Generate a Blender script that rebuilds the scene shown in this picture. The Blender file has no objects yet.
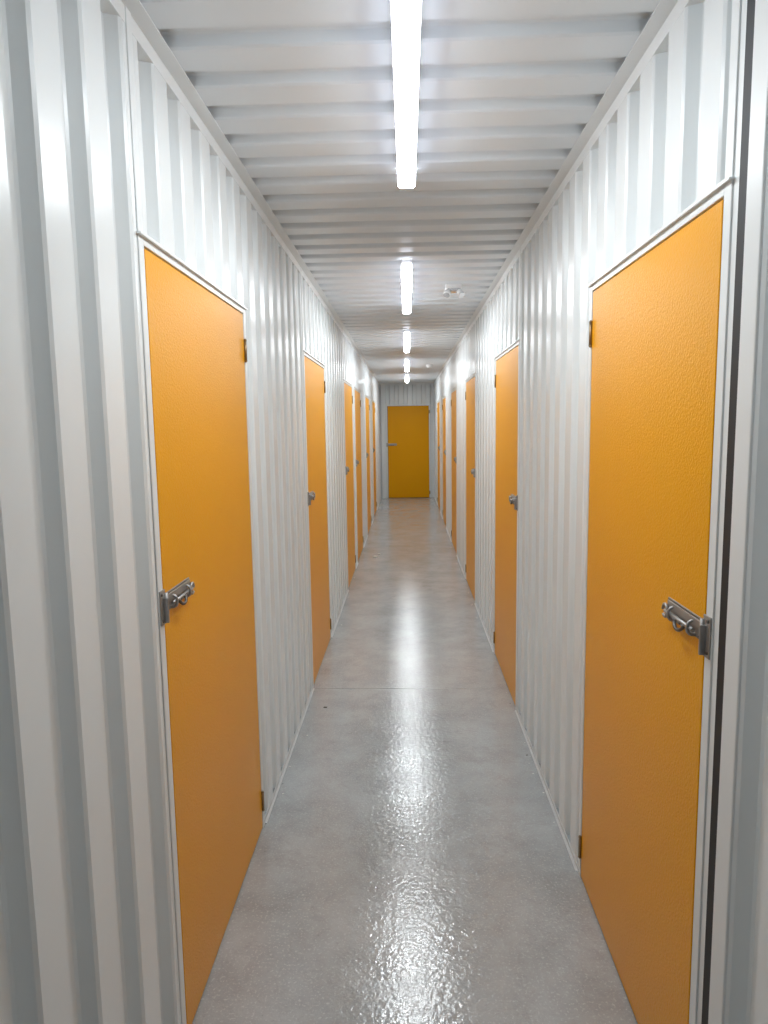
import bpy, bmesh, math, random
from mathutils import Matrix, Vector
random.seed(4)
sc = bpy.context.scene
sc.view_settings.view_transform = 'Standard'
sc.view_settings.look = 'None'
sc.view_settings.exposure = 0.14
sc.view_settings.gamma = 1.04

D = 0.617      # half width of corridor
H = 2.585      # ceiling height
DH = 2.078     # door height
CAMZ = 1.65
YB, YF = -2.4, 15.9

# ---------------------------------------------------------------- materials
def mat(name, col, rough=0.5, metal=0.0, bump=None, coat=0.0, emis=None, var=0.0, vscale=3.0, spec=0.5):
    m = bpy.data.materials.new(name); m.use_nodes = True
    nt = m.node_tree; b = nt.nodes['Principled BSDF']
    b.inputs['Base Color'].default_value = (*col, 1)
    b.inputs['Roughness'].default_value = rough
    b.inputs['Metallic'].default_value = metal
    b.inputs['Specular IOR Level'].default_value = spec
    b.inputs['Coat Weight'].default_value = coat
    b.inputs['Coat Roughness'].default_value = 0.15
    tc = nt.nodes.new('ShaderNodeTexCoord')
    if emis:
        b.inputs['Emission Color'].default_value = (*emis[0], 1)
        b.inputs['Emission Strength'].default_value = emis[1]
    if var > 0:
        n = nt.nodes.new('ShaderNodeTexNoise'); n.inputs['Scale'].default_value = vscale
        n.inputs['Detail'].default_value = 4
        nt.links.new(tc.outputs['Object'], n.inputs['Vector'])
        mx = nt.nodes.new('ShaderNodeMix'); mx.data_type = 'RGBA'
        mx.inputs['A'].default_value = (*[c*(1-var) for c in col], 1)
        mx.inputs['B'].default_value = (*[min(1, c*(1+var)) for c in col], 1)
        nt.links.new(n.outputs['Fac'], mx.inputs['Factor'])
        nt.links.new(mx.outputs['Result'], b.inputs['Base Color'])
    if bump:
        n = nt.nodes.new('ShaderNodeTexNoise'); n.inputs['Scale'].default_value = bump[0]
        n.inputs['Detail'].default_value = 3
        nt.links.new(tc.outputs['Object'], n.inputs['Vector'])
        bp = nt.nodes.new('ShaderNodeBump'); bp.inputs['Strength'].default_value = bump[1]
        bp.inputs['Distance'].default_value = bump[2]
        nt.links.new(n.outputs['Fac'], bp.inputs['Height'])
        nt.links.new(bp.outputs['Normal'], b.inputs['Normal'])
    return m

M_wall = mat('white_coated_steel', (0.81, 0.84, 0.845), 0.27, var=0.02, vscale=1.5, spec=0.55)
M_ceil = mat('white_ceiling_steel', (0.72, 0.76, 0.79), 0.34, var=0.02, vscale=1.5)
M_trim = mat('white_trim_paint', (0.78, 0.80, 0.80), 0.35)
M_base = mat('skirting_paint', (0.62, 0.63, 0.63), 0.45, var=0.12, vscale=30)
M_door = mat('orange_powder_coat', (0.84, 0.36, 0.0008), 0.36, bump=(170, 0.8, 0.0018), var=0.03, vscale=2, spec=0.16)
M_seal = mat('black_rubber_seal', (0.012, 0.012, 0.014), 0.6)
M_steel = mat('galvanised_steel', (0.40, 0.395, 0.39), 0.48, 0.9, bump=(120, 0.2, 0.001))
M_dark = mat('dark_steel', (0.16, 0.15, 0.14), 0.45, 0.9)
M_hinge = mat('hinge_steel', (0.30, 0.22, 0.13), 0.4, 0.8)
M_plastic = mat('white_plastic', (0.8, 0.8, 0.8), 0.4)
M_lens = mat('clear_lens', (0.75, 0.77, 0.8), 0.1, 0.6)
M_light = mat('light_diffuser', (0.9, 0.9, 0.95), 0.5, emis=((0.90, 0.965, 1.0), 48.0))
M_lside = mat('light_diffuser_side', (0.9, 0.9, 0.95), 0.5, emis=((0.80, 0.86, 1.0), 4.0))
M_debris = mat('white_debris', (0.75, 0.74, 0.70), 0.8)
M_grit = mat('dark_grit', (0.12, 0.11, 0.10), 0.8)

def floor_mat():
    m = bpy.data.materials.new('painted_concrete'); m.use_nodes = True
    nt = m.node_tree; N = nt.nodes; L = nt.links; b = N['Principled BSDF']
    tc = N.new('ShaderNodeTexCoord')
    def noise(scale, detail=4, rough=0.5, dist=0.0):
        n = N.new('ShaderNodeTexNoise'); n.inputs['Scale'].default_value = scale
        n.inputs['Detail'].default_value = detail; n.inputs['Roughness'].default_value = rough
        n.inputs['Distortion'].default_value = dist
        L.new(tc.outputs['Object'], n.inputs['Vector']); return n
    def ramp(src, stops):
        r = N.new('ShaderNodeValToRGB')
        g = lambda v: (v, v, v, 1) if not isinstance(v, tuple) else v
        r.color_ramp.elements[0].position = stops[0][0]; r.color_ramp.elements[0].color = g(stops[0][1])
        r.color_ramp.elements[1].position = stops[-1][0]; r.color_ramp.elements[1].color = g(stops[-1][1])
        for s in stops[1:-1]:
            e = r.color_ramp.elements.new(s[0]); e.color = g(s[1])
        L.new(src, r.inputs['Fac']); return r
    def mixc(fac, a, bb):
        mx = N.new('ShaderNodeMix'); mx.data_type = 'RGBA'
        L.new(fac, mx.inputs['Factor']); L.new(a, mx.inputs['A'])
        if isinstance(bb, tuple): mx.inputs['B'].default_value = bb
        else: L.new(bb, mx.inputs['B'])
        return mx.outputs['Result']
    c1 = ramp(noise(3.2, 9, 0.7).outputs['Fac'], [(0.32, (0.31, 0.325, 0.325, 1)), (0.5, (0.385, 0.405, 0.415, 1)), (0.68, (0.45, 0.475, 0.49, 1))])
    c2 = ramp(noise(8, 9, 0.78, 0.8).outputs['Fac'], [(0.52, 0), (0.70, 0.5)])
    col = mixc(c2.outputs['Color'], c1.outputs['Color'], (0.27, 0.265, 0.25, 1))
    c3 = ramp(noise(60, 4, 0.7).outputs['Fac'], [(0.60, 0), (0.70, 0.55)])
    col = mixc(c3.outputs['Color'], col, (0.18, 0.175, 0.17, 1))
    c4 = ramp(noise(120, 2, 0.6).outputs['Fac'], [(0.57, 0), (0.68, 0.6)])
    col = mixc(c4.outputs['Color'], col, (0.60, 0.63, 0.64, 1))
    L.new(col, b.inputs['Base Color'])
    r = ramp(noise(5, 8, 0.75).outputs['Fac'], [(0.38, 0.08), (0.62, 0.20)])
    L.new(r.outputs['Color'], b.inputs['Roughness'])
    b.inputs['Specular IOR Level'].default_value = 0.9
    b1 = N.new('ShaderNodeBump'); b1.inputs['Strength'].default_value = 1.0; b1.inputs['Distance'].default_value = 0.0014
    L.new(noise(48, 2.5, 0.5, 0.0).outputs['Fac'], b1.inputs['Height'])
    b2 = N.new('ShaderNodeBump'); b2.inputs['Strength'].default_value = 1.0; b2.inputs['Distance'].default_value = 0.0004
    L.new(noise(140, 2, 0.5).outputs['Fac'], b2.inputs['Height'])
    L.new(b1.outputs['Normal'], b2.inputs['Normal'])
    L.new(b2.outputs['Normal'], b.inputs['Normal'])
    return m
M_floor = floor_mat()

# ---------------------------------------------------------------- helpers
def link(ob, parent=None):
    sc.collection.objects.link(ob)
    if parent: ob.parent = parent
    return ob

def empty(name, loc=(0, 0, 0), rotz=0):
    e = bpy.data.objects.new(name, None); e.location = loc; e.rotation_euler = (0, 0, rotz)
    e.empty_display_size = 0.1
    return link(e)

class B:
    """collect boxes/cylinders into one mesh"""
    def __init__(s): s.bm = bmesh.new(); s.mats = []
    def mi(s, m):
        if m not in s.mats: s.mats.append(m)
        return s.mats.index(m)
    def _merge(s, t, m):
        i = s.mi(m)
        for f in t.faces: f.material_index = i
        me = bpy.data.meshes.new('tmp'); t.to_mesh(me); t.free()
        s.bm.from_mesh(me); bpy.data.meshes.remove(me)
    def box(s, x0, x1, y0, y1, z0, z1, m, bev=0.0, rot=None):
        t = bmesh.new()
        bmesh.ops.create_cube(t, size=1)
        c = Vector(((x0+x1)/2, (y0+y1)/2, (z0+z1)/2))
        M = Matrix.Diagonal((abs(x1-x0), abs(y1-y0), abs(z1-z0), 1))
        bmesh.ops.transform(t, matrix=M, verts=t.verts)
        if bev: bmesh.ops.bevel(t, geom=t.edges[:], offset=bev, segments=2, affect='EDGES', profile=0.5)
        R = rot.to_4x4() if rot else Matrix.Identity(4)
        bmesh.ops.transform(t, matrix=Matrix.Translation(c) @ R, verts=t.verts)
        s._merge(t, m)
    def cyl(s, p0, p1, r, m, r2=None, seg=20):
        p0 = Vector(p0); p1 = Vector(p1); d = p1-p0
        t = bmesh.new()
        bmesh.ops.create_cone(t, cap_ends=True, segments=seg, radius1=r, radius2=r if r2 is None else r2, depth=d.length)
        q = d.to_track_quat('Z', 'Y').to_matrix().to_4x4()
        bmesh.ops.transform(t, matrix=Matrix.Translation((p0+p1)/2) @ q, verts=t.verts)
        for f in t.faces: f.smooth = len(f.verts) == 4
        s._merge(t, m)
    def tube(s, pts, r, m, seg=10):
        t = bmesh.new(); rings = []
        pts = [Vector(p) for p in pts]
        for i, p in enumerate(pts):
            d = (pts[min(i+1, len(pts)-1)] - pts[max(i-1, 0)]).normalized()
            a = d.orthogonal().normalized() if i == 0 else (a - d*a.dot(d)).normalized()
            bb = d.cross(a)
            rings.append([t.verts.new(p + r*(math.cos(k*2*math.pi/seg)*a + math.sin(k*2*math.pi/seg)*bb)) for k in range(seg)])
        for i in range(len(rings)-1):
            for k in range(seg):
                f = t.faces.new((rings[i][k], rings[i][(k+1) % seg], rings[i+1][(k+1) % seg], rings[i+1][k])); f.smooth = True
        t.faces.new(rings[0][::-1]); t.faces.new(rings[-1])
        s._merge(t, m)
    def quad(s, vs, m):
        t = bmesh.new(); t.faces.new([t.verts.new(v) for v in vs]); s._merge(t, m)
    def done(s, name, parent=None, solid=None):
        bmesh.ops.remove_doubles(s.bm, verts=s.bm.verts, dist=1e-5)
        bmesh.ops.recalc_face_normals(s.bm, faces=s.bm.faces)
        me = bpy.data.meshes.new(name); s.bm.to_mesh(me); s.bm.free()
        for m in s.mats: me.materials.append(m)
        ob = bpy.data.objects.new(name, me); link(ob, parent)
        if solid:
            md = ob.modifiers.new('thickness', 'SOLIDIFY'); md.thickness = solid; md.offset = 0
        return ob

def profile(a, b, segs, depth, phase=0.0, c=0.005):
    """trapezoid corrugation with eased folds -> list of (t, depth). segs = crest, flank, valley, flank"""
    pitch = sum(segs)
    s0, s1, s2, s3 = segs
    f1 = c/math.hypot(s1, depth); f3 = c/math.hypot(s3, depth)
    base = [(c, 0), (s0-c, 0), (s0+s1*f1, depth*f1), (s0+s1*(1-f1), depth*(1-f1)),
            (s0+s1+c, depth), (s0+s1+s2-c, depth), (s0+s1+s2+s3*f3, depth*(1-f3)), (pitch-s3*f3, depth*f3)]
    pts = []
    k = math.floor((a-phase)/pitch)-1
    while phase+k*pitch < b+pitch:
        pts += [(phase+k*pitch+t, d) for t, d in base]; k += 1
    out = []
    for (t0, d0), (t1, d1) in zip(pts, pts[1:]):
        if t1 <= a or t0 >= b: continue
        if t0 < a: d0 = d0+(d1-d0)*(a-t0)/(t1-t0); t0 = a
        if t1 > b: d1 = d0+(d1-d0)*(b-t0)/(t1-t0); t1 = b
        if not out: out.append((t0, d0))
        out.append((t1, d1))
    return out

WSEG = (0.100, 0.016, 0.068, 0.016); WD = 0.036
def sheet_wall(b, side, y0, y1, z0, z1, phase=0.0):
    p = profile(y0, y1, WSEG, WD, phase)
    for (a, d0), (c, d1) in zip(p, p[1:]):
        b.quad([(side*(D+d0), a, z0), (side*(D+d1), c, z0), (side*(D+d1), c, z1), (side*(D+d0), a, z1)], M_wall)

# ---------------------------------------------------------------- doors (y0,y1)
left_doors = [(1.69, 2.70), (4.28, 5.29), (6.95, 7.96), (8.35, 9.36), (10.5, 11.51), (12.6, 13.61)]
right_doors = [(1.43, 2.395), (3.93, 4.92), (6.38, 7.37), (8.80, 9.79), (11.2, 12.19), (13.3, 14.29)]
FW = 0.032   # frame width

def build_wall(side, doors, name, phase):
    b = B()
    y = YB
    for (a, c) in doors:
        sheet_wall(b, side, y, a-FW, 0, H+0.03, phase)
        sheet_wall(b, side, a-FW, c+FW, DH+0.03, H+0.03, phase)
        y = c+FW
    sheet_wall(b, side, y, YF, 0, H+0.03, phase)
    return b.done(name, solid=0.002)

build_wall(-1, left_doors, 'wall_left', 0.03)
build_wall(1, right_doors, 'wall_right', 0.07)

# far and back walls (corrugated)
def end_wall(name, y, sgn, hole=None):
    b = B()
    def sheet(x0, x1, z0, z1):
        p = profile(x0, x1, WSEG, WD, 0.02)
        for (a, d0), (c, d1) in zip(p, p[1:]):
            b.quad([(a, y+sgn*d0, z0), (c, y+sgn*d1, z0), (c, y+sgn*d1, z1), (a, y+sgn*d0, z1)], M_wall)
    X = D+WD+0.01
    if hole:
        sheet(-X, hole[0]-FW, 0, H+0.03); sheet(hole[1]+FW, X, 0, H+0.03); sheet(hole[0]-FW, hole[1]+FW, DH+0.03, H+0.03)
    else:
        sheet(-X, X, 0, H+0.03)
    return b.done(name, solid=0.002)
FDX = (-0.44, 0.495)
end_wall('wall_far', YF, 1, FDX)
end_wall('wall_back', YB, -1)

# ceiling
b = B()
p = profile(YB-0.05, YF+0.05, (0.112, 0.016, 0.056, 0.016), 0.030, 0.05)
X = D+WD+0.01
for (a, d0), (c, d1) in zip(p, p[1:]):
    b.quad([(-X, a, H+d0), (-X, c, H+d1), (X, c, H+d1), (X, a, H+d0)], M_ceil)
b.done('ceiling', solid=0.002)

# floor slab
b = B()
jts = [YB-0.05, -0.9, 4.25, 9.4, YF+0.05]
for a, c in zip(jts, jts[1:]):
    b.box(-X, X, a+0.0015, c-0.0015, -0.1, 0, M_floor, bev=0.0015)
b.box(-X, X, YB-0.05, YF+0.05, -0.12, -0.005, M_floor)
b.done('floor')

# cornice angle trims + base angle trims
n = 1
for s, nm in ((-1, 'left'), (1, 'right')):
    b = B()
    b.box(s*(D-0.0015), s*(D+WD+0.005), YB, YF, H-0.040, H, M_trim)
    b.box(s*(D-0.040), s*(D+0.0015), YB, YF, H-0.0035, H-0.0005, M_trim)
    b.done('trim_%d' % n); n += 1
    b = B()
    doors = left_doors if s < 0 else right_doors
    y = YB
    for a, c in doors+[(YF+FW, 0)]:
        if a-FW > y:
            b.box(s*(D-0.003), s*(D+0.001), y, a-FW, 0, 0.020, M_base)
            b.box(s*(D-0.012), s*(D+0.001), y, a-FW, 0.0, 0.004, M_base)
        y = c+FW
    b.done('baseboard_'+nm)
b = B()
b.box(-D, D, YF-0.003, YF, H-0.045, H-0.001, M_trim)
b.box(-D, D, YF-0.045, YF, H-0.0035, H-0.0005, M_trim)
b.done('trim_%d' % n); n += 1

# ---------------------------------------------------------------- door builder
# local frame: x = along door away from lock side (0..w), y = outward normal into corridor, z up
def build_door(idx, loc, rotz, w, mirror, full=True):
    e = empty('door_%d' % idx, loc, rotz)
    m = -1 if mirror else 1
    g = 0.004
    b = B()
    xa, xb = m*0.009, m*(w-g)
    b.box(min(xa, xb), max(xa, xb), -0.042, 0.002, 0.008, DH-g, M_door, bev=0.002)
    b.done('leaf', e)
    b = B()   # rubber seal filling the rebate gap
    b.box(min(-m*0.001, m*w), max(-m*0.001, m*w), -0.06, -0.046, 0.001, DH, M_seal)
    b.box(min(0, m*0.0085), max(0, m*0.0085), -0.05, -0.003, 0.001, DH, M_seal)
    b.done('seal', e)
    b = B()
    def bx(a, c, *r): b.box(min(m*a, m*c), max(m*a, m*c), *r)
    top = H-0.001 if full else DH+FW
    bx(-FW, 0, -0.06, 0.004, 0, top, M_trim, 0.0015)
    bx(w, w+FW, -0.06, 0.004, 0, DH+FW, M_trim, 0.0015)
    bx(0, w, -0.06, 0.004, DH, DH+0.020, M_trim, 0.0015)
    bx(-FW-0.006, w+FW+0.004, 0.0, 0.012, DH+0.020-0.002, DH+0.022, M_trim)   # drip angle
    bx(0, w, -0.06, 0.0, DH+0.022, DH+0.034, M_trim)
    b.done('frame', e)
    b = B()
    for z in (0.12, 1.94):
        b.cyl((m*w, 0.006, z-0.038), (m*w, 0.006, z+0.038), 0.0055, M_hinge, seg=14)
        b.cyl((m*w, 0.006, z+0.038), (m*w, 0.006, z+0.044), 0.007, M_hinge, 0.003, seg=14)
        b.cyl((m*w, 0.006, z-0.044), (m*w, 0.006, z-0.038), 0.003, M_hinge, 0.007, seg=14)
        bx(w-0.005, w+0.020, 0.003, 0.006, z-0.034, z+0.034, M_hinge, 0.001)
    b.done('hinges', e)
    # hasp / pad bolt
    b = B(); z = 1.215
    bx(-0.030, 0.004, 0.004, 0.008, z-0.050, z+0.038, M_steel, 0.002)     # keeper plate on frame
    bx(-0.012, -0.006, 0.004, 0.020, z-0.046, z+0.018, M_steel, 0.002)    # keeper flange
    for dz in (-0.038, 0.028):
        b.cyl((m*-0.021, 0.008, z+dz), (m*-0.021, 0.011, z+dz), 0.005, M_dark, 0.003, seg=12)
    bx(0.012, 0.205, 0.002, 0.006, z-0.024, z+0.024, M_steel, 0.0018)     # back plate on leaf
    bx(-0.002, 0.190, 0.009, 0.013, z+0.002, z+0.021, M_steel, 0.0015)    # swinging hasp strap
    b.cyl((m*0.002, 0.010, z-0.028), (m*0.002, 0.010, z+0.028), 0.005, M_steel, seg=14)  # hasp pin
    b.cyl((m*0.03, 0.017, z-0.005), (m*0.19, 0.017, z-0.005), 0.0045, M_steel, seg=14)  # bolt rod
    for xx in (0.045, 0.155):                                              # saddles over bolt
        pts = [(m*xx, 0.004 + 0.020*max(0, math.sin(t))**0.6, z-0.004+0.016*math.cos(t)) for t in [math.pi*k/10 for k in range(11)]]
        b.tube(pts, 0.0035, M_steel)
    pts = [(m*(0.100+0.026*math.cos(t)), 0.018+0.006*math.sin(t), z-0.006-0.018*math.sin(t)) for t in [math.pi*k/12 for k in range(13)]]
    b.tube(pts, 0.004, M_dark)                                            # padlock eye / handle
    pts = [(m*(0.192+0.013*math.cos(t)), 0.017, z-0.005+0.015*math.sin(t)) for t in [2*math.pi*k/16 for k in range(15)]]
    b.tube(pts, 0.0035, M_steel)                                            # curled end ring
    for xx in (0.025, 0.13, 0.198):
        zz = z-0.019
        b.cyl((m*xx, 0.005, zz), (m*xx, 0.008, zz), 0.004, M_dark, 0.003, seg=10)
    b.done('hasp_lock', e)
    return e

i = 1
for (a, c) in left_doors:
    build_door(i, (-D, a, 0), -math.pi/2, c-a, True); i += 1
for (a, c) in right_doors:
    build_door(i, (D, a, 0), math.pi/2, c-a, False); i += 1
build_door(i, (FDX[0], YF, 0), math.pi, FDX[1]-FDX[0], True, full=False)

# black vertical expansion seam on right wall beside first door
b = B()
b.box(D-0.002, D+0.03, 1.335, 1.372, 0.0, H-0.042, M_seal)
b.box(D-0.006, D+0.03, 1.275, 1.335, 0.0, H-0.042, M_trim, 0.003)
b.box(D-0.0, D+0.03, 1.372, 1.399, 0.0, H-0.042, M_trim, 0.001)
b.done('trim_%d' % n); n += 1

# ---------------------------------------------------------------- strip lights
for y0 in (1.2, 4.12, 7.08, 10.1, 13.1):
    e = empty('ceiling_strip_light', (0.008, y0, H))
    Lh = 1.5
    b = B()
    b.box(-0.030, 0.030, 0.004, Lh-0.004, -0.030, 0.0, M_plastic, 0.003)
    b.done('housing', e)
    b = B()
    prof = [(-0.030, -0.026), (-0.033, -0.050), (-0.031, -0.064), (-0.022, -0.072), (0.022, -0.072), (0.031, -0.064), (0.033, -0.050), (0.030, -0.026)]
    for k, ((xa, za), (xc, zc)) in enumerate(zip(prof, prof[1:])):
        b.quad([(xa, 0.0, za), (xc, 0.0, zc), (xc, Lh, zc), (xa, Lh, za)], M_light if k in (2, 3, 4) else M_lside)
    for yy in (0.0, Lh):
        b.quad([(x, yy, z) for x, z in prof], M_lside)
    b.done('diffuser', e)

# emergency light on ceiling
e = empty('emergency_light', (0.325, 4.9, H))
b = B()
b.box(-0.055, 0.055, -0.05, 0.05, -0.028, 0.0, M_plastic, 0.006)
b.box(-0.045, 0.045, -0.042, 0.042, -0.048, -0.026, M_lens, 0.008)
b.done('body', e)
b = B()
for s in (-1, 1):
    b.cyl((s*0.035, -0.03, -0.045), (s*0.05, -0.055, -0.075), 0.016, M_plastic, 0.026, seg=20)
    b.cyl((s*0.05, -0.055, -0.075), (s*0.051, -0.057, -0.078), 0.022, M_lens, seg=20)
b.done('lamp_heads', e)
# smoke detector
e = empty('smoke_detector', (0.36, 11.2, H))
b = B()
b.cyl((0, 0, 0), (0, 0, -0.018), 0.055, M_plastic, seg=28)
b.cyl((0, 0, -0.018), (0, 0, -0.045), 0.048, M_plastic, 0.03, seg=28)
b.done('body', e)

# floor debris
b = B()
def chip(x, y, r, m):
    b.box(x-r, x+r, y-r*1.3, y+r*1.3, 0.0, r*0.5, m, r*0.2, Matrix.Rotation(random.uniform(0, 3), 3, 'Z'))
for k in range(40):
    s = random.choice((-1, 1))
    chip(s*(D-0.02-abs(random.gauss(0, 0.02))), random.uniform(2.6, 11), random.uniform(0.0015, 0.004), random.choice((M_debris, M_debris, M_grit)))
chip(-0.42, 8.7, 0.025, M_debris); chip(-0.5, 3.95, 0.008, M_grit); chip(-0.38, 8.9, 0.018, M_debris)
b.done('floor_debris')

# world
w = bpy.data.worlds.new('World'); sc.world = w; w.use_nodes = True
w.node_tree.nodes['Background'].inputs['Color'].default_value = (0.02, 0.02, 0.022, 1)

# ---------------------------------------------------------------- camera
f = 700.0
Yh = Vector((23, 87, -f)).normalized()
Zh = Vector((-85, 5556, 700)); Zh = (Zh - Yh*Zh.dot(Yh)).normalized()
Xh = Yh.cross(Zh)
R = Matrix((Xh, Yh, Zh))
cam = bpy.data.cameras.new('camera'); co = bpy.data.objects.new('camera', cam); link(co)
cam.sensor_fit = 'VERTICAL'; cam.sensor_height = 36; cam.lens = f/1024*36
cam.clip_start = 0.02
co.matrix_world = Matrix.Translation((0, 0, CAMZ)) @ R.to_4x4()
sc.camera = co
